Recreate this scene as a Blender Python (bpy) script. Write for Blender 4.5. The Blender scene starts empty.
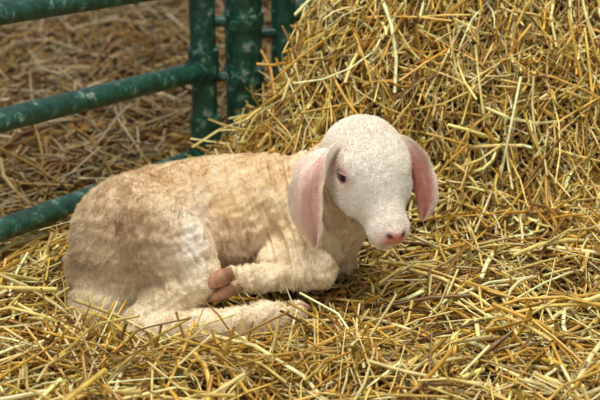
import bpy, bmesh, math, numpy as np
from mathutils import Vector
rng=np.random.default_rng(7)
sc=bpy.context.scene
try: sc.view_settings.view_transform='Standard'
except Exception as e: print(e)
def V3(*a): return np.array(a,float)/1000.0      # millimetres -> metres
def nz(v): v=np.array(v,float); return v/np.linalg.norm(v)
# ---------- noise
_tab=rng.random((64,64))
def vn(x,y,s,seed=0):
    x=np.asarray(x)*s+seed*7.31; y=np.asarray(y)*s+seed*3.77
    xi=np.floor(x).astype(int); yi=np.floor(y).astype(int); fx=x-xi; fy=y-yi
    fx=fx*fx*(3-2*fx); fy=fy*fy*(3-2*fy)
    g=lambda a,b:_tab[a%64,b%64]
    return (g(xi,yi)*(1-fx)+g(xi+1,yi)*fx)*(1-fy)+(g(xi,yi+1)*(1-fx)+g(xi+1,yi+1)*fx)*fy-.5
def ss(a,b,x):
    t=np.clip((x-a)/(b-a),0,1); return t*t*(3-2*t)
# ---------- terrain
def gate_side(x,y):   # >0 behind gate line
    return (y-.085)*.573-(x+.56)*.819
def h_floor(x,y):
    g=gate_side(x,y); b=ss(-.17,-.03,g)
    nb=1-.6*ss(-.2,-.08,g)*(1-ss(.1,.2,g))
    bowl=np.exp(-(((x+.16)/.29)**4+((y+.17)/.15)**4))
    return -.065*b*(1-ss(.1,.4,x)) +nb*(1-.75*bowl)*(.03*vn(x,y,3.5,1)+.022*vn(x,y,9,2)+.012*vn(x,y,24,3))-.004-.022*bowl
def h_pile(x,y):
    m=ss(.06+.10*ss(.3,-.25,x)+.05*vn(x,y,4,5),.62,y)*ss(-.21,.13,x-.5*np.clip(y-.38,0,.35))
    return .50*m+m*(.05*vn(x,y,6,6)+.035*vn(x,y,14,7)+.02*vn(x,y,35,8))
def h_all(x,y): return h_floor(x,y)+h_pile(x,y)
# ---------- mesh helper
def mesh_from(name,verts,quads,mats,smooth=True,col=None):
    n=4
    me=bpy.data.meshes.new(name); verts=np.asarray(verts,np.float32); quads=np.asarray(quads,np.int32)
    me.vertices.add(len(verts)); me.vertices.foreach_set('co',verts.ravel())
    me.loops.add(quads.size); me.loops.foreach_set('vertex_index',quads.ravel())
    me.polygons.add(len(quads)); me.polygons.foreach_set('loop_start',np.arange(len(quads),dtype=np.int32)*n)
    me.update(calc_edges=True)
    me.polygons.foreach_set('use_smooth',np.full(len(quads),smooth))
    if col is not None:
        a=me.attributes.new('col','FLOAT_COLOR','POINT')
        c=np.ones((len(verts),4),np.float32); c[:,:3]=col; a.data.foreach_set('color',c.ravel())
    ob=bpy.data.objects.new(name,me); sc.collection.objects.link(ob)
    for m in mats: me.materials.append(m)
    return ob
def new_mat(name):
    m=bpy.data.materials.new(name); m.use_nodes=True; nt=m.node_tree
    return m,nt,nt.nodes['Principled BSDF']
def srgb(r,g,b):
    f=lambda c:(c/255/12.92 if c/255<=.04045 else ((c/255+.055)/1.055)**2.4)
    return np.array([f(r),f(g),f(b)])
def attr_mat(name,rough,spec,nscale=None,namt=.3,bump=0,bscale=200):
    m,nt,b=new_mat(name)
    at=nt.nodes.new('ShaderNodeAttribute'); at.attribute_name='col'
    b.inputs['Roughness'].default_value=rough; b.inputs['Specular IOR Level'].default_value=spec
    tc=nt.nodes.new('ShaderNodeTexCoord')
    if nscale:
        n=nt.nodes.new('ShaderNodeTexNoise'); n.inputs['Scale'].default_value=nscale; n.inputs['Detail'].default_value=4
        nt.links.new(tc.outputs['Object'],n.inputs['Vector'])
        mr=nt.nodes.new('ShaderNodeMapRange'); mr.inputs['From Min'].default_value=.3; mr.inputs['From Max'].default_value=.7
        mr.inputs['To Min'].default_value=1-namt; mr.inputs['To Max'].default_value=1+namt*.5
        nt.links.new(n.outputs['Fac'],mr.inputs['Value'])
        mx=nt.nodes.new('ShaderNodeVectorMath'); mx.operation='SCALE'
        nt.links.new(at.outputs['Color'],mx.inputs[0]); nt.links.new(mr.outputs[0],mx.inputs['Scale'])
        nt.links.new(mx.outputs[0],b.inputs['Base Color'])
    else: nt.links.new(at.outputs['Color'],b.inputs['Base Color'])
    if bump:
        n2=nt.nodes.new('ShaderNodeTexNoise'); n2.inputs['Scale'].default_value=bscale; n2.inputs['Detail'].default_value=3
        nt.links.new(tc.outputs['Object'],n2.inputs['Vector'])
        bp=nt.nodes.new('ShaderNodeBump'); bp.inputs['Strength'].default_value=bump; bp.inputs['Distance'].default_value=.003
        nt.links.new(n2.outputs['Fac'],bp.inputs['Height']); nt.links.new(bp.outputs[0],b.inputs['Normal'])
    return m
M_straw=attr_mat('straw_stalks_mat',.30,.6,60,.3)
def ground_mat(name,c1,c2):
    m,nt,b=new_mat(name); tc=nt.nodes.new('ShaderNodeTexCoord')
    n=nt.nodes.new('ShaderNodeTexNoise'); n.inputs['Scale'].default_value=90; n.inputs['Detail'].default_value=6
    nt.links.new(tc.outputs['Object'],n.inputs['Vector'])
    cr=nt.nodes.new('ShaderNodeValToRGB'); cr.color_ramp.elements[0].position=.35; cr.color_ramp.elements[1].position=.7
    cr.color_ramp.elements[0].color=(*c1,1); cr.color_ramp.elements[1].color=(*c2,1)
    nt.links.new(n.outputs['Fac'],cr.inputs[0]); nt.links.new(cr.outputs[0],b.inputs['Base Color'])
    bp=nt.nodes.new('ShaderNodeBump'); bp.inputs['Distance'].default_value=.01
    nt.links.new(n.outputs['Fac'],bp.inputs['Height']); nt.links.new(bp.outputs[0],b.inputs['Normal'])
    b.inputs['Roughness'].default_value=.9; return m
M_ground=ground_mat('straw_litter_mat',srgb(48,30,10),srgb(120,86,34))

def grid_sheet(name,x0,x1,y0,y1,st,hf,mat):
    xs=np.arange(x0,x1,st); ys=np.arange(y0,y1,st); X,Y=np.meshgrid(xs,ys,indexing='ij')
    Z=hf(X,Y); V=np.stack([X,Y,Z],-1).reshape(-1,3); nx,ny=X.shape
    i=np.arange(nx-1)[:,None]*ny+np.arange(ny-1)[None,:]
    Q=np.stack([i,i+ny,i+ny+1,i+1],-1).reshape(-1,4)
    return mesh_from(name,V,Q,[mat])
bed=grid_sheet('straw_bedding',-2.2,2.2,-1.3,4.2,.02,lambda x,y:h_floor(x,y)-.012,M_ground)
pile=grid_sheet('straw_pile',-.32,1.6,.0,1.7,.012,lambda x,y:h_all(x,y)-.016-.03*(h_pile(x,y)<.004),M_ground)

# =================== LAMB (signed-distance sculpt, joints in mm) ===================
prims=[]
def cone(a,b,r1,r2,k=.02,sub=False): prims.append(('c',np.array(a),np.array(b),r1,r2,k,sub))
def ell(c,r,R=None,k=.02,sub=False): prims.append(('e',np.array(c),np.array(r),np.eye(3) if R is None else R,None,k,sub))
# trunk
ell(V3(-270,-50,89),(.115,.112,.112),k=.03)
ell(V3(-162,-10,111),(.120,.093,.104),k=.05)
ell(V3(-65,10,116),(.105,.086,.098),k=.04)
ell(V3(30,0,109),(.075,.082,.086),k=.04)
ell(V3(-325,-110,0),(.062,.080,.058),k=.04)
# head frame
O=V3(109,-65,251); MZ=V3(152,-172,157)
F=nz(MZ-O); U=nz(np.array([.03,0,1])-F*F[2]-F*F[0]*.03); S=np.cross(F,U)
H=lambda s,f,u:O+s*S+f*F+u*U
RH=np.array([S,F,U])
# neck
cone(V3(20,10,125),H(0,-.03,-.045),.070,.050,k=.04)
cone(V3(51,-20,102),H(0,-.01,-.055),.055,.045,k=.03)
# near hind leg
RT=np.array([nz((.55,0,-.83)),(0,1,0),nz((.83,0,.55))])
ell(V3(-218,-125,118),(.100,.062,.068),RT,k=.008)
cone(V3(-196,-135,92),V3(-173,-145,68),.055,.042,k=.012)
cone(V3(-179,-155,66),V3(-254,-208,15),.042,.034,k=.008)
cone(V3(-250,-226,10),V3(-159,-230,20),.034,.030,k=.007)
cone(V3(-159,-230,20),V3(-60,-218,34),.030,.023,k=.012)
cone(V3(-60,-218,34),V3(-9,-208,40),.023,.018,k=.01)
# near fore leg
cone(V3(33,-60,98),V3(-30,-85,78),.050,.034,k=.012)
cone(V3(-38,-100,76),V3(34,-128,78),.029,.026,k=.008)
cone(V3(34,-133,70),V3(-75,-150,71),.023,.019,k=.005)
cone(V3(-75,-150,71),V3(-107,-155,72),.019,.017,k=.01)
# far fore leg tucked, tail
cone(V3(61,30,38),V3(70,-20,31),.033,.024,k=.02)
cone(V3(-374,-70,58),V3(-361,-120,-6),.02,.014,k=.015)
# head
ell(H(0,-.008,-.002),(.063,.060,.050),RH,k=.03)
ell(H(0,.032,.006),(.057,.046,.034),RH,k=.03)
cone(H(0,.03,-.004),H(0,.116,-.012),.044,.031,k=.025)
for s in (-1,1):
    ell(H(.031*s,.042,-.022),(.033,.050,.036),RH,k=.02)
    ell(H(.042*s,.022,.022),(.014,.022,.010),RH,k=.012)   # brow
    ell(H(.016*s,.129,-.014),(.0175,.022,.018),RH,k=.012)  # muzzle lobes
cone(H(0,.04,-.040),H(0,.118,-.041),.030,.020,k=.02)
ell(H(0,.141,-.002),(.018,.014,.015),RH,k=.008)
ell(H(0,.131,-.043),(.022,.019,.010),RH,k=.004)
EYE=[H(.0550*s,.032,.008) for s in (1,-1)]
for e in EYE: ell(e+ (0,0,0),(.010,.014,.011),RH,k=.008,sub=True)
for s in (-1,1):
    cone(H(.007*s,.158,.000),H(.017*s,.148,.010),.0032,.0044,k=.003,sub=True)
cone(H(0,.160,-.006),H(0,.153,-.026),.0018,.0018,k=.003,sub=True)
cone(H(0,.158,-.0275),H(.033,.124,-.0340),.0040,.0030,k=.004,sub=True)
cone(H(0,.158,-.0275),H(-.033,.124,-.0340),.0040,.0030,k=.004,sub=True)

G=.002; lo=np.array([-.46,-.30,-.08]); hi=np.array([.26,.16,.38])
n=((hi-lo)/G).astype(int)+1
f=np.full(n,.05,np.float32)
ax=[lo[i]+G*np.arange(n[i]) for i in range(3)]
def evalp(p,X,Y,Z):
    if p[0]=='c':
        _,a,b,r1,r2,k,_s=p; d=b-a; L2=d@d
        h=np.clip(((X-a[0])*d[0]+(Y-a[1])*d[1]+(Z-a[2])*d[2])/L2,0,1)
        return np.sqrt((X-a[0]-h*d[0])**2+(Y-a[1]-h*d[1])**2+(Z-a[2]-h*d[2])**2)-(r1+(r2-r1)*h)
    _,c,r,R,_n,k,_s=p
    q=[(R[i,0]*(X-c[0])+R[i,1]*(Y-c[1])+R[i,2]*(Z-c[2])) for i in range(3)]
    k0=np.sqrt(sum((q[i]/r[i])**2 for i in range(3)))+1e-9
    k1=np.sqrt(sum((q[i]/r[i]**2)**2 for i in range(3)))+1e-9
    return k0*(k0-1)/k1
for p in prims:
    k=p[5]
    if p[0]=='c': mn=np.minimum(p[1]-p[3],p[2]-p[4]); mxx=np.maximum(p[1]+p[3],p[2]+p[4])
    else: mn=p[1]-max(p[2]); mxx=p[1]+max(p[2])
    mg=k+.012
    i0=np.clip(((mn-mg-lo)/G).astype(int),0,n-1); i1=np.clip(((mxx+mg-lo)/G).astype(int)+1,1,n)
    sl=tuple(slice(i0[j],i1[j]) for j in range(3))
    X=ax[0][sl[0]][:,None,None]; Y=ax[1][sl[1]][None,:,None]; Z=ax[2][sl[2]][None,None,:]
    d=evalp(p,X,Y,Z).astype(np.float32); a=f[sl]
    if p[6]:
        hh=np.clip(.5-.5*(a+d)/k,0,1); f[sl]=a*(1-hh)+(-d)*hh+k*hh*(1-hh)
    else:
        hh=np.clip(.5+.5*(d-a)/k,0,1); f[sl]=d*(1-hh)+a*hh-k*hh*(1-hh)
SDF=f
def sdf_at(P):
    idx=np.round((P-lo)/G).astype(int); ok=np.all((idx>=0)&(idx<n),-1); idx=np.clip(idx,0,n-1)
    return np.where(ok,SDF[idx[...,0],idx[...,1],idx[...,2]],.05)
def surface_nets(f):
    s=f<0
    nx,ny,nzz=f.shape
    cnt=np.zeros((nx-1,ny-1,nzz-1),np.int8)
    for dx in (0,1):
        for dy in (0,1):
            for dz in (0,1): cnt+=s[dx:nx-1+dx,dy:ny-1+dy,dz:nzz-1+dz]
    act=(cnt>0)&(cnt<8); ci=np.argwhere(act); idx=-np.ones(act.shape,np.int64); idx[act]=np.arange(len(ci))
    acc=np.zeros((len(ci),3)); num=np.zeros(len(ci))
    corners=[(a,b,c) for a in (0,1) for b in (0,1) for c in (0,1)]
    for a in corners:
        for d in range(3):
            if a[d]==0:
                b=list(a); b[d]=1
                fa=f[ci[:,0]+a[0],ci[:,1]+a[1],ci[:,2]+a[2]]; fb=f[ci[:,0]+b[0],ci[:,1]+b[1],ci[:,2]+b[2]]
                m=(fa<0)!=(fb<0); t=np.where(m,fa/(fa-fb+1e-12),0)
                P=np.array(a,float)[None]+t[:,None]*(np.array(b)-np.array(a))[None]
                acc[m]+=P[m]; num[m]+=1
    V=ci+acc/num[:,None]
    Q=[]
    for d in range(3):
        sl0=[slice(1,-1)]*3; sl1=[slice(1,-1)]*3; sl0[d]=slice(0,-1); sl1[d]=slice(1,None)
        A=s[tuple(sl0)]; B=s[tuple(sl1)]; m=A!=B; c=np.argwhere(m); off=np.array([1,1,1]); off[d]=0; c=c+off
        o1=(d+1)%3; o2=(d+2)%3; u1=np.zeros(3,int); u1[o1]=1; u2=np.zeros(3,int); u2[o2]=1
        g=lambda cc: idx[cc[:,0],cc[:,1],cc[:,2]]
        q=np.stack([g(c-u1-u2),g(c-u2),g(c),g(c-u1)],-1)
        inside=f[c[:,0],c[:,1],c[:,2]]<0
        q[~inside]=q[~inside][:,::-1]; Q.append(q)
    return V,np.concatenate(Q)
V,Q=surface_nets(f); V=lo+V*G
def grad(P):
    g=np.zeros_like(P); e=G*1.5
    for i in range(3):
        d=np.zeros(3); d[i]=e
        g[:,i]=sdf_at(P+d)-sdf_at(P-d)
    return g/(np.linalg.norm(g,axis=1,keepdims=True)+1e-9)
E=np.concatenate([Q[:,[0,1]],Q[:,[1,2]],Q[:,[2,3]],Q[:,[3,0]]])
def lap(A,it,l=.5):
    c=np.bincount(E[:,0],minlength=len(A))+np.bincount(E[:,1],minlength=len(A))
    for _ in range(it):
        sm=np.zeros_like(A)
        for j in range(A.shape[1]):
            sm[:,j]=np.bincount(E[:,0],A[E[:,1],j],len(A))+np.bincount(E[:,1],A[E[:,0],j],len(A))
        A=A+(sm/c[:,None]-A)*l
    return A
V=lap(V,1); N=lap(grad(V),3); N/=np.linalg.norm(N,axis=1,keepdims=True)+1e-9
hl=(V-O)@RH.T
dh=np.sqrt((hl[:,0]/.080)**2+((hl[:,1]-.035)/.135)**2+(hl[:,2]/.070)**2)
headm=1-ss(.85,1.15,dh)
# irregular skin folds running over back and flank
wx=V[:,0]+.35*(V[:,2]-.12)+.022*vn(V[:,0],V[:,2],16,11)+.008*vn(V[:,0],V[:,2]-V[:,1],45,19)
wz=V[:,2]-.6*V[:,1]
flank=np.exp(-np.abs((V[:,0]+.08)/.17)**4-np.abs((V[:,2]-.165)/.12)**4)*(1-headm)
r_a=1-4.2*np.abs(vn(wx,wz*.28,100,41)); r_b=1-4.2*np.abs(vn(wx+.3,wz*.36,150,43))
amp=.55+1.3*np.clip(vn(V[:,0],V[:,2],18,15)+.25,0,1)
wr=(1.0*r_a+.7*r_b)*flank*amp
nn=vn(V[:,0]*1.0+V[:,1],V[:,2]+V[:,1]*.5,55,12)+.9*vn(V[:,0]-V[:,1],V[:,2],120,13)
V=V+N*((.0036*wr+.0050*nn*(1-headm)*(1-.5*flank)))[:,None]
def lamb_color(P,hm,N):
    white=srgb(244,238,225); cream=srgb(230,212,178); tan=srgb(166,128,88); pink=srgb(226,170,146)
    n1=vn(P[:,0]+P[:,1]*.7,P[:,2],24,21)+.8*vn(P[:,0],P[:,2]+P[:,1],55,22)+.8*vn(P[:,0],P[:,2]+P[:,1],130,23)
    c=np.repeat(cream[None],len(P),0)
    def mixin(c,t,w): w=np.clip(w,0,1)[:,None]; return c*(1-w)+t*w
    blob=lambda q,r:np.exp(-(((P-q)/r)**2).sum(1))
    c=mixin(c,srgb(198,160,112),blob(V3(-158,-30,219),(.19,.12,.055))*(.70+.6*n1))
    c=mixin(c,tan,1.0*blob(V3(-275,-150,148),(.080,.16,.075))*(.75+.6*n1))
    c=mixin(c,srgb(158,124,88),.6*blob(V3(-369,-100,74),(.040,.12,.08))*(.8+.7*n1))
    c=mixin(c,srgb(228,194,128),.5*blob(V3(-82,-90,174),(.08,.06,.06))*(.7+.7*n1))
    c=mixin(c,pink,.30*blob(V3(-106,-90,115),(.055,.06,.045))*(.8+.7*n1))
    legs=ss(.085,.05,P[:,2])*ss(-.10,-.15,P[:,1])
    c=mixin(c,srgb(232,216,184),.85*legs)
    c=mixin(c,white,.75*blob(V3(-167,-170,160),(.028,.08,.07)))
    c=mixin(c,white,hm)
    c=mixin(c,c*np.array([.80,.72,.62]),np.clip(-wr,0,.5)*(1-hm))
    L=(P-O)@RH.T
    lb=lambda q,r:np.exp(-(((L-np.array(q))/np.array(r))**2).sum(1))
    c=mixin(c,srgb(242,212,194),.45*(lb((.0,.12,-.01),(.03,.03,.03)))+.3*(lb((0,-.03,.045),(.04,.03,.03))))
    for s in (-1,1):
        c=mixin(c,srgb(214,154,138),.9*lb((.054*s,.034,.010),(.013,.020,.014)))
        c=mixin(c,srgb(240,208,190),.7*lb((.06*s,-.005,.0),(.02,.02,.03)))
    c=mixin(c,srgb(224,142,130),1.7*lb((0,.155,-.004),(.020,.014,.017)))
    c=mixin(c,srgb(140,70,62),1.3*lb((0,.150,-.0290),(.034,.024,.0045)))
    for s in (-1,1): c=mixin(c,srgb(90,38,34),1.4*lb((.013*s,.151,.006),(.006,.008,.0045)))
    return c
COL=lamb_color(V,headm,N)
M_skin=attr_mat('lamb_skin_wool_mat',.8,.2,120,.12,bump=.6,bscale=350)
M_skin.node_tree.nodes['Principled BSDF'].inputs['Subsurface Weight'].default_value=.15
M_skin.node_tree.nodes['Principled BSDF'].inputs['Subsurface Radius'].default_value=(.01,.005,.003)
lamb=mesh_from('lamb',V,Q,[M_skin],col=COL)
def simple_mat(name,c,rough=.5,spec=.5,nscale=0,c2=None):
    m,nt,b=new_mat(name); b.inputs['Roughness'].default_value=rough; b.inputs['Specular IOR Level'].default_value=spec
    if nscale:
        n_=nt.nodes.new('ShaderNodeTexNoise'); n_.inputs['Scale'].default_value=nscale; n_.inputs['Detail'].default_value=5
        tc=nt.nodes.new('ShaderNodeTexCoord'); nt.links.new(tc.outputs['Object'],n_.inputs['Vector'])
        cr=nt.nodes.new('ShaderNodeValToRGB'); cr.color_ramp.elements[0].position=.4; cr.color_ramp.elements[1].position=.65
        cr.color_ramp.elements[0].color=(*c,1); cr.color_ramp.elements[1].color=(*(c2 if c2 is not None else c),1)
        nt.links.new(n_.outputs['Fac'],cr.inputs[0]); nt.links.new(cr.outputs[0],b.inputs['Base Color'])
    else: b.inputs['Base Color'].default_value=(*c,1)
    return m
def catmull(P,m):
    P=np.array(P); P=np.vstack([2*P[0]-P[1],P,2*P[-1]-P[-2]]); out=[]
    k=len(P)-3; ts=np.linspace(0,k-1e-6,m)
    for t in ts:
        i=int(t); u=t-i; a,b,c,d=P[i:i+4]
        out.append(.5*((2*b)+(-a+c)*u+(2*a-5*b+4*c-d)*u*u+(-a+3*b-3*c+d)*u**3))
    return np.array(out)
EARS=[]
def ear(name,pts,wdirs,widths,cup,cin,cout,fold=.0):
    m,kk=44,21
    C=catmull(pts,m); Wd=catmull(wdirs,m); hw=catmull([[w,0,0] for w in widths],m)[:,0]
    T=np.gradient(C,axis=0); T/=np.linalg.norm(T,axis=1,keepdims=True)
    Wd=Wd-(Wd*T).sum(1)[:,None]*T; Wd/=np.linalg.norm(Wd,axis=1,keepdims=True); B=np.cross(T,Wd)
    s=np.linspace(-1,1,kk); th=.0028
    tl=np.linspace(0,1,m)
    hw=hw*np.sqrt(np.clip(1-(np.clip(tl-.82,0,1)/.185)**2,.02,1))
    wav=1+.05*np.sin(tl*17+1)+.03*np.sin(tl*31)
    prof=(cup*hw[:,None])*(s[None]**2)+ .0030*np.sin(s[None]*5+tl[:,None]*4)*fold
    front=C[:,None]+Wd[:,None]*((hw*wav)[:,None]*s[None])[...,None]+B[:,None]*prof[...,None]
    thk=th*(1+1.6*(1-ss(0,.3,tl)))[:,None]*np.sqrt(np.clip(1-s**2,0,1))[None,:]
    off=thk[...,None]*B[:,None]
    A=front+off; Bk=front-off
    Vv=np.concatenate([A.reshape(-1,3),Bk.reshape(-1,3)])
    i=(np.arange(m-1)[:,None]*kk+np.arange(kk-1)[None]).reshape(-1)
    q1=np.stack([i,i+1,i+kk+1,i+kk],-1); q2=q1[:,::-1]+m*kk
    col=np.zeros((2,m,kk,3)); tt=np.abs(s)[None,:,None]**2.0
    ln=ss(.15,.45,tl)[:,None,None]; cin2=cout*(1-ln)+cin*ln
    vein=np.zeros((m,kk))
    for br in (-.55,-.25,.1,.4):
        vein=np.maximum(vein,np.exp(-((s[None]-br*(tl[:,None]*1.6)-.05*np.sin(tl[:,None]*14+br*9))/.07)**2)*ss(.1,.4,tl)[:,None]*(1-ss(.75,1,tl))[:,None])
    cin2=cin2*(1-.22*vein[...,None]*np.array([.4,1,1]))
    col[0]=cin2*(1-tt)+cout*tt; col[1]=cout
    ob=mesh_from(name,Vv,np.concatenate([q1,q2]),[M_skin],col=col.reshape(-1,3)); ob.parent=lamb
    EARS.append((A,B,col[0],1)); EARS.append((Bk,-B,col[1],1))
    return ob
wht=srgb(240,226,208)
ear('ear_right',[V3(78,-70,268),V3(50,-95,270),V3(22,-117,238),V3(15,-126,186),V3(27,-120,116)],
    [(.3,-.3,.9),(.5,-.5,.6),(.85,-.4,.2),(.9,-.4,0),(.9,-.4,0)],[.012,.021,.031,.031,.018],.50,srgb(230,196,180),wht,1.8)
ear('ear_left',[V3(140,-48,262),V3(168,-40,254),V3(192,-37,220),V3(204,-42,176),V3(208,-48,127)],
    [(-.3,-.4,.9),(.3,-.5,.7),(.85,-.4,.3),(.80,-.5,0),(.75,-.55,0)],[.012,.018,.024,.025,.016],-.60,srgb(230,168,150),wht,1.8)
# eyes + lids
M_eye=simple_mat('lamb_eye_mat',(.006,.004,.004),.08,.6)
M_lid=simple_mat('lamb_eyelid_mat',srgb(204,152,136),.6,.3)
for j,e in enumerate(EYE):
    sgn=1 if j==0 else -1; r=.0132
    c=e-S*sgn*.0060; sd='_right' if j==0 else '_left'
    bm=bmesh.new(); bmesh.ops.create_uvsphere(bm,u_segments=24,v_segments=16,radius=r)
    me=bpy.data.meshes.new('eye'); bm.to_mesh(me); bm.free()
    for p_ in me.polygons: p_.use_smooth=True
    ob=bpy.data.objects.new('eye'+sd,me); sc.collection.objects.link(ob)
    ob.location=c; me.materials.append(M_eye); ob.parent=lamb
    Eo=nz(S*sgn+.25*F+.35*U); q_=F+.75*U; ax_=nz(q_-Eo*np.dot(q_,Eo)); up_=nz(np.cross(ax_,Eo))
    if np.dot(up_,U-F)<0: up_=-up_
    for nm,a0,a1 in (('upper_eyelid',15,105),('lower_eyelid',-33,-105)):
        mm,kk=12,20; ph=np.radians(np.linspace(a0,a1,mm)); th=np.linspace(.02,math.pi-.02,kk)
        rr=r*(1.05+.04*np.exp(-((np.abs(np.linspace(a0,a1,mm))-abs(a0))/14)**2))
        P_=c+ax_*(rr[:,None]*1.15*np.cos(th)[None])[...,None]+Eo*(rr[:,None]*np.sin(th)[None]*np.cos(ph)[:,None])[...,None]+up_*(rr[:,None]*np.sin(th)[None]*np.sin(ph)[:,None])[...,None]
        i=(np.arange(mm-1)[:,None]*kk+np.arange(kk-1)[None]).reshape(-1)
        o2=mesh_from(nm+sd,P_.reshape(-1,3),np.stack([i,i+1,i+kk+1,i+kk],-1),[M_lid]); o2.parent=lamb
# hooves
M_hoof=simple_mat('lamb_hoof_mat',srgb(128,88,60),.6,.3,60,srgb(192,146,112))
def claw(name,base,tip,wd,r,h):
    base=np.array(base); tip=np.array(tip); m,kk=14,16
    d=tip-base; L=np.linalg.norm(d); d/=L; wd=nz(np.array(wd)-d*np.dot(wd,d)); up=np.cross(wd,d)
    t=np.linspace(0,1,m); prof=np.sqrt(np.clip(1-(np.clip(t-.35,0,1)/.65)**2.2,0,1))*(.85+.15*ss(0,.35,t)); prof[-1]=.02
    an=np.linspace(0,2*math.pi,kk,endpoint=False)
    Vv=base+d*(t[:,None,None]*L)+wd*(r*prof[:,None]*np.cos(an)[None])[...,None]+up*(h*prof[:,None]*np.sin(an)[None])[...,None]
    i=np.arange(m-1)[:,None]*kk+np.arange(kk)[None]; j2=np.arange(m-1)[:,None]*kk+(np.arange(kk)+1)%kk
    Qd=np.stack([i,j2,j2+kk,i+kk],-1).reshape(-1,4)
    ob=mesh_from(name,Vv.reshape(-1,3),Qd,[M_hoof]); ob.parent=lamb
claw('fore_hoof_claw_outer',V3(-108,-163,88),V3(-160,-180,72),(0,.4,1),.0138,.013)
claw('fore_hoof_claw_inner',V3(-97,-163,68),V3(-148,-180,46),(0,.4,1),.0125,.013)
claw('hind_hoof_claw_outer',V3(-22,-208,48),V3(18,-206,47),(0,.4,1),.0105,.012)
claw('hind_hoof_claw_inner',V3(-22,-208,30),V3(14,-206,27),(0,.4,1),.0105,.012)
# fur
M_fur=attr_mat('lamb_wool_fibre_mat',.75,.15)
def make_fur(name,P,Nn,L,C,flow,rad=.00028,jit=.40):
    k=len(P); d=Nn*.75+flow+jit*rng.normal(size=(k,3)); d/=np.linalg.norm(d,axis=1,keepdims=True)
    d2=d+flow*.8+.35*rng.normal(size=(k,3)); d2/=np.linalg.norm(d2,axis=1,keepdims=True)
    pts=np.stack([P-Nn*.0008,P+d*L[:,None]*.5,P+d*L[:,None]*.5+d2*L[:,None]*.5],1)
    hc=bpy.data.hair_curves.new(name); hc.add_curves([3]*k)
    hc.position_data.foreach_set('vector',pts.astype(np.float32).ravel())
    ra=hc.attributes.get('radius') or hc.attributes.new('radius','FLOAT','POINT')
    ra.data.foreach_set('value',np.tile(np.array([rad,rad*.8,rad*.25],np.float32),k))
    ca=hc.attributes.new('col','FLOAT_COLOR','CURVE'); cc=np.ones((k,4),np.float32); cc[:,:3]=np.clip(C,0,.95); ca.data.foreach_set('color',cc.ravel())
    ob=bpy.data.objects.new(name,hc); sc.collection.objects.link(ob); hc.materials.append(M_fur); ob.parent=lamb
tri=np.concatenate([Q[:,[0,1,2]],Q[:,[0,2,3]]])
a_,b_,c_=V[tri[:,0]],V[tri[:,1]],V[tri[:,2]]; ar=np.linalg.norm(np.cross(b_-a_,c_-a_),axis=1)
zz=a_[:,2]; ar=ar*(zz>-.02)*np.where(headm[tri[:,0]]>.5,2.0,1.0)
NF=165000
ti=rng.choice(len(tri),NF,p=ar/ar.sum()); r1=np.sqrt(rng.random(NF)); r2=rng.random(NF)
wts=np.stack([1-r1,r1*(1-r2),r1*r2],1)
ip=lambda A_:(A_[tri[ti]]*wts[...,None]).sum(1)
Pf=ip(V); Nf=ip(N); Cf=ip(COL); Hf=headm[tri[ti][:,0]]; Ff=flank[tri[ti][:,0]]
clump=vn(Pf[:,0]*1.0+Pf[:,1],Pf[:,2]+Pf[:,1]*.5,170,31)
Lf=(.0066*(1-Hf)*(1-.60*Ff)*(1+.7*clump)+.0046*Hf)*rng.uniform(.6,1.25,NF)
Lh=(Pf-O)@RH.T
nose=np.exp(-((Lh[:,0]/.024)**2+((Lh[:,1]-.158)/.018)**2+((Lh[:,2]+.006)/.022)**2))
mouth=np.exp(-(((Lh[:,2]+.0305)/.0055)**2))*(Lh[:,1]>.120)
keep=(nose<.30)&(mouth<.5)
for e in EYE: keep&=np.linalg.norm(Pf-e,axis=1)>.0135
Lf*=(1-.6*np.clip(nose*2,0,1))*(1-.5*ss(.06,.12,Lh[:,1])*Hf)
flow=np.zeros((NF,3)); flow+=(1-Hf)[:,None]*np.array([-.30,0,-.35])+Hf[:,None]*(-.55*F)
clump2=vn(Pf[:,0]*1.0+Pf[:,1],Pf[:,2]+Pf[:,1]*.5,100,33)[:,None]; clump3=vn(Pf[:,0]-Pf[:,1],Pf[:,2],100,34)[:,None]
flow+=(1-.5*Hf)[:,None]*2.4*np.concatenate([clump2,clump3*0,clump3],1)
Cf=Cf*(rng.uniform(.88,1.12,NF)+.35*clump*(1-Hf))[:,None]
make_fur('wool',Pf[keep],Nf[keep],Lf[keep],Cf[keep],flow[keep])
ep=[];en=[];ec=[]
for A,B,cc,_ in EARS:
    m,kk,_3=A.shape; q=3500; i=rng.uniform(0,m-1.01,q); j=rng.uniform(0,kk-1.01,q); ii=i.astype(int); jj=j.astype(int); fi=(i-ii)[:,None]; fj=(j-jj)[:,None]
    g=lambda T_:(T_[ii,jj]*(1-fi)+T_[ii+1,jj]*fi)*(1-fj)+(T_[ii,jj+1]*(1-fi)+T_[ii+1,jj+1]*fi)*fj
    ep.append(g(A)); ec.append(g(cc)); en.append(B[ii])
ep=np.concatenate(ep);en=np.concatenate(en);ec=np.concatenate(ec)
make_fur('ear_down',ep,en,rng.uniform(.0018,.0042,len(ep)),ec,np.tile([0,0,-.6],(len(ep),1)))

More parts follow.
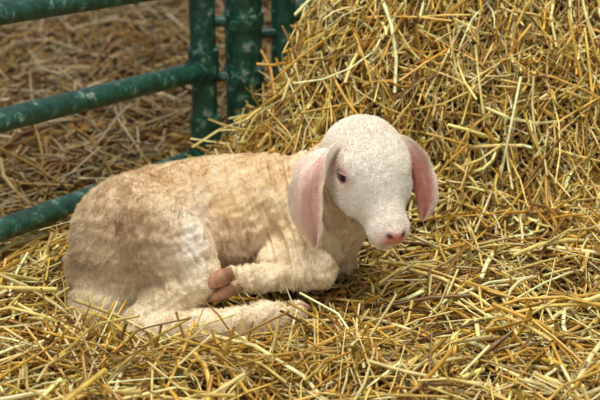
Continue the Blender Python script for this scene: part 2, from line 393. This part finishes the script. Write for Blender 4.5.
# =================== GATE ===================
M_paint,nt,b=new_mat('green_paint_mat')
tc=nt.nodes.new('ShaderNodeTexCoord'); n1=nt.nodes.new('ShaderNodeTexNoise'); n1.inputs['Scale'].default_value=36; n1.inputs['Detail'].default_value=9; n1.inputs['Roughness'].default_value=.74
nt.links.new(tc.outputs['Object'],n1.inputs['Vector'])
cr=nt.nodes.new('ShaderNodeValToRGB'); e=cr.color_ramp.elements
e[0].position=.34; e[0].color=(*srgb(16,42,34),1); e[1].position=.53; e[1].color=(*srgb(28,78,62),1)
x=e.new(.57); x.color=(*srgb(50,98,82),1); x=e.new(.61); x.color=(*srgb(128,148,134),1); x=e.new(.70); x.color=(*srgb(146,132,108),1)
nt.links.new(n1.outputs['Fac'],cr.inputs[0]); nt.links.new(cr.outputs[0],b.inputs['Base Color'])
bp=nt.nodes.new('ShaderNodeBump'); bp.inputs['Strength'].default_value=.6; bp.inputs['Distance'].default_value=.003
nt.links.new(n1.outputs['Fac'],bp.inputs['Height']); nt.links.new(bp.outputs[0],b.inputs['Normal']); b.inputs['Roughness'].default_value=.36
def tube(name,pts,r,parent,mat=None,cap=True,res=8):
    cu=bpy.data.curves.new(name,'CURVE'); cu.dimensions='3D'; sp=cu.splines.new('POLY'); sp.points.add(len(pts)-1)
    for i_,p_ in enumerate(pts): sp.points[i_].co=(*p_,1)
    cu.bevel_depth=r; cu.bevel_resolution=res; cu.use_fill_caps=cap
    ob=bpy.data.objects.new(name,cu); sc.collection.objects.link(ob); cu.materials.append(mat or M_paint)
    ob.parent=parent; return ob
def empty(name):
    o=bpy.data.objects.new(name,None); sc.collection.objects.link(o); return o
gate=empty('metal_gate')
A=np.array([-.56,.085]); B=np.array([-.20,.60]); D=B-A
za=[.03,.24,.436]; zb=[-.042,.151,.34]
for i_,(z0,z1) in enumerate(zip(za,zb)):
    p0=A-D*1.2; dz=(z1-z0)
    tube('rail_%d'%(i_+1),[(*p0,z0-dz*1.2),(*B,z1)],.0215,gate)
    tube('weld_collar_%d'%(i_+1),[(*(B-D*.06),z1-dz*.06),(*B,z1)],.027,gate)
tube('rail_4',[(*(A-D*1.2),.62+.11),(*B,.54)],.0215,gate)
tube('end_upright',[(B[0],B[1],-.12),(B[0],B[1],.75)],.027,gate)
tube('end_upright_left',[(*(A-D*1.2),-.05),(*(A-D*1.2),.85)],.027,gate)
for z_ in (.02,.17,.36): tube('upright_sleeve',[(B[0],B[1],z_-.03),(B[0],B[1],z_+.03)],.032,gate)
post=empty('gate_post')
tube('post_tube',[(-.118,.64,-.15),(-.118,.64,1.0)],.039,post)
for z_ in (.13,.25):
    tube('hinge_band',[(-.118,.64,z_-.015),(-.118,.64,z_+.015)],.043,post)
    tube('hinge_pin',[(-.20,.615,z_),(-.115,.63,z_)],.012,post)
    tube('hinge_bolt',[(-.135,.585,z_),(-.135,.62,z_)],.010,post)
panel=empty('metal_gate.001')
tube('end_upright',[(-.035,.68,-.15),(-.035,.68,1.0)],.026,panel)
for z_ in (.24,.40,.60):
    tube('rail',[(-.035,.68,z_),(.55,1.25,z_+.02)],.0225,panel)
    tube('latch_lug',[(-.11,.655,z_-.03),(-.035,.675,z_-.03)],.012,panel)
tube('end_upright_right',[(.55,1.25,-.1),(.55,1.25,1.0)],.026,panel)

# =================== STRAW ===================
def stalks(name,hf,N_,xr,yr,Lr,Rr,tilt,lift,colf,accept=None,parent=None,bend=.06,K=4,M=5):
    x=rng.uniform(*xr,N_); y=rng.uniform(*yr,N_)
    if accept is not None:
        k=accept(x,y); x,y=x[k],y[k]
    N_=len(x)
    e=.03; gx=(hf(x+e,y)-hf(x-e,y))/(2*e); gy=(hf(x,y+e)-hf(x,y-e))/(2*e)
    a=rng.uniform(0,2*math.pi,N_)
    L=Lr[0]+(Lr[1]-Lr[0])*rng.random(N_)**1.8; R=Rr[0]+(Rr[1]-Rr[0])*rng.random(N_)**1.6
    ti=rng.normal(0,tilt,N_)*np.clip(.12/L,.5,1.6)
    d=np.stack([np.cos(a),np.sin(a),gx*np.cos(a)+gy*np.sin(a)],1)
    nrm=np.stack([-gx,-gy,np.ones(N_)],1); nrm/=np.linalg.norm(nrm,axis=1,keepdims=True)
    d/=np.linalg.norm(d,axis=1,keepdims=True); d=d+nrm*np.tan(np.clip(ti,-1.2,1.2))[:,None]; d/=np.linalg.norm(d,axis=1,keepdims=True)
    lf=rng.uniform(*lift,N_)
    c=np.stack([x,y,hf(x,y)],1)+nrm*(lf+np.abs(np.sin(ti))*L*.28)[:,None]
    s=np.cross(d,rng.normal(size=(N_,3))); s/=np.linalg.norm(s,axis=1,keepdims=True); u=np.cross(d,s)
    t=np.linspace(-.5,.5,K)
    bd=(s*rng.normal(0,bend,(N_,1))+u*rng.normal(0,bend,(N_,1)))*L[:,None]
    ctr=c[:,None]+d[:,None]*(t[None]*L[:,None])[...,None]+bd[:,None]*(1-4*t**2)[None,:,None]
    keep=(sdf_at(ctr).min(1)>.0005)&(sdf_at((ctr[:,1:]+ctr[:,:-1])/2).min(1)>.0005)
    ctr,s,u,R,L,lf,x,y=[q[keep] for q in (ctr,s,u,R,L,lf,x,y)]; N_=len(x)
    an=np.linspace(0,2*math.pi,M,endpoint=False); fl=rng.uniform(.25,.85,N_)
    ring=s[:,None,None]*(R[:,None,None]*np.cos(an)[None,None,:])[...,None]+u[:,None,None]*((R*fl)[:,None,None]*np.sin(an)[None,None,:])[...,None]
    Vv=(ctr[:,:,None]+ring).reshape(-1,3)
    i=(np.arange(K-1)[:,None]*M+np.arange(M)[None]); j=(np.arange(K-1)[:,None]*M+(np.arange(M)+1)%M)
    q=np.stack([i,j,j+M,i+M],-1).reshape(-1,4)
    Qd=(np.arange(N_)[:,None,None]*(K*M)+q[None]).reshape(-1,4)
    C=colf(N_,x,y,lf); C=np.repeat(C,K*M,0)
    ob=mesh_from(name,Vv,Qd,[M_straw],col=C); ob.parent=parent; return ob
pal=np.array([srgb(*c) for c in [(224,184,84),(240,212,126),(212,168,66),(192,144,52),(248,232,168),(172,124,46),(132,94,40),(206,174,78),(224,202,122),(238,218,148)]])
def colf(dark=1.0,pr=None):
    def g(N_,x,y,lf):
        c=pal[rng.choice(len(pal),N_,p=pr)]*rng.uniform(.65,1.15,(N_,1))
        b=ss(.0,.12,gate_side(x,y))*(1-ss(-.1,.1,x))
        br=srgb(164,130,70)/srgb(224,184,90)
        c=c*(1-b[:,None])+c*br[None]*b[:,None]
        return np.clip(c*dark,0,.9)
    return g
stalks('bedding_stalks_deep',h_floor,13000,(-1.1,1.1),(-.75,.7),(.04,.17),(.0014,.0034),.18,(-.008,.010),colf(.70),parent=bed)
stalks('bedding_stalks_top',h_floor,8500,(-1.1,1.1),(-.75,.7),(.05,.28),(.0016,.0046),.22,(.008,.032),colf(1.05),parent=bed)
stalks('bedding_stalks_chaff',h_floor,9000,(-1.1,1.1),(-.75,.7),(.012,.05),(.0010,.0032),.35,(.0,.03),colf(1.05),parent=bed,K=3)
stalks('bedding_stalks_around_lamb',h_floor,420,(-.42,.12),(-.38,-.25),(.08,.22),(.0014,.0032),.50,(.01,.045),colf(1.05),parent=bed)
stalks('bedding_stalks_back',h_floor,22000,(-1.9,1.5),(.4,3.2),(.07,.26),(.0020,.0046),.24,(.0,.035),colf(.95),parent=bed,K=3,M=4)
onp=lambda x,y:(h_pile(x,y)>.01)
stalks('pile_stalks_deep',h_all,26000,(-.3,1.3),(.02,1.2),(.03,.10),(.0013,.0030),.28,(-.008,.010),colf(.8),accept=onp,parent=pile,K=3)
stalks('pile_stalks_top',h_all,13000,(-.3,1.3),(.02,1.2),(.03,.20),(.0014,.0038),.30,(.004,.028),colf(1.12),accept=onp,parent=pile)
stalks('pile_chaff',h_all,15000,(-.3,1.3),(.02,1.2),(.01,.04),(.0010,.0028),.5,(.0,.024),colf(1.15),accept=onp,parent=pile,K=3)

# =================== LIGHT / CAMERA ===================
w=bpy.data.worlds.new('barn_daylight'); sc.world=w; w.use_nodes=True
bg=w.node_tree.nodes['Background']; bg.inputs[0].default_value=(.97,.98,1.0,1); bg.inputs[1].default_value=.42
def area(name,loc,tgt,size,en,col):
    l=bpy.data.lights.new(name,'AREA'); l.size=size; l.energy=en; l.color=col
    o=bpy.data.objects.new(name,l); sc.collection.objects.link(o); o.location=loc
    o.rotation_euler=(Vector(tgt)-Vector(loc)).to_track_quat('-Z','Y').to_euler()
area('barn_skylight',(.1,.2,3.0),(0,0,0),1.5,104,(1,.97,.90))
area('front_left_area',(-1.6,-2.6,2.6),(0,0,.1),1.2,34,(1,.97,.92))  # weaker area lamp, high at front left, aimed at scene centre
cam=bpy.data.cameras.new('camera'); co=bpy.data.objects.new('camera',cam); sc.collection.objects.link(co); sc.camera=co
co.location=(0,-2.2,1.2); co.rotation_euler=(Vector((0,.901,-.434))).to_track_quat('-Z','Y').to_euler()
cam.lens=86; cam.sensor_width=36; cam.clip_start=.05
cam.dof.use_dof=True; cam.dof.focus_distance=2.34; cam.dof.aperture_fstop=4.5
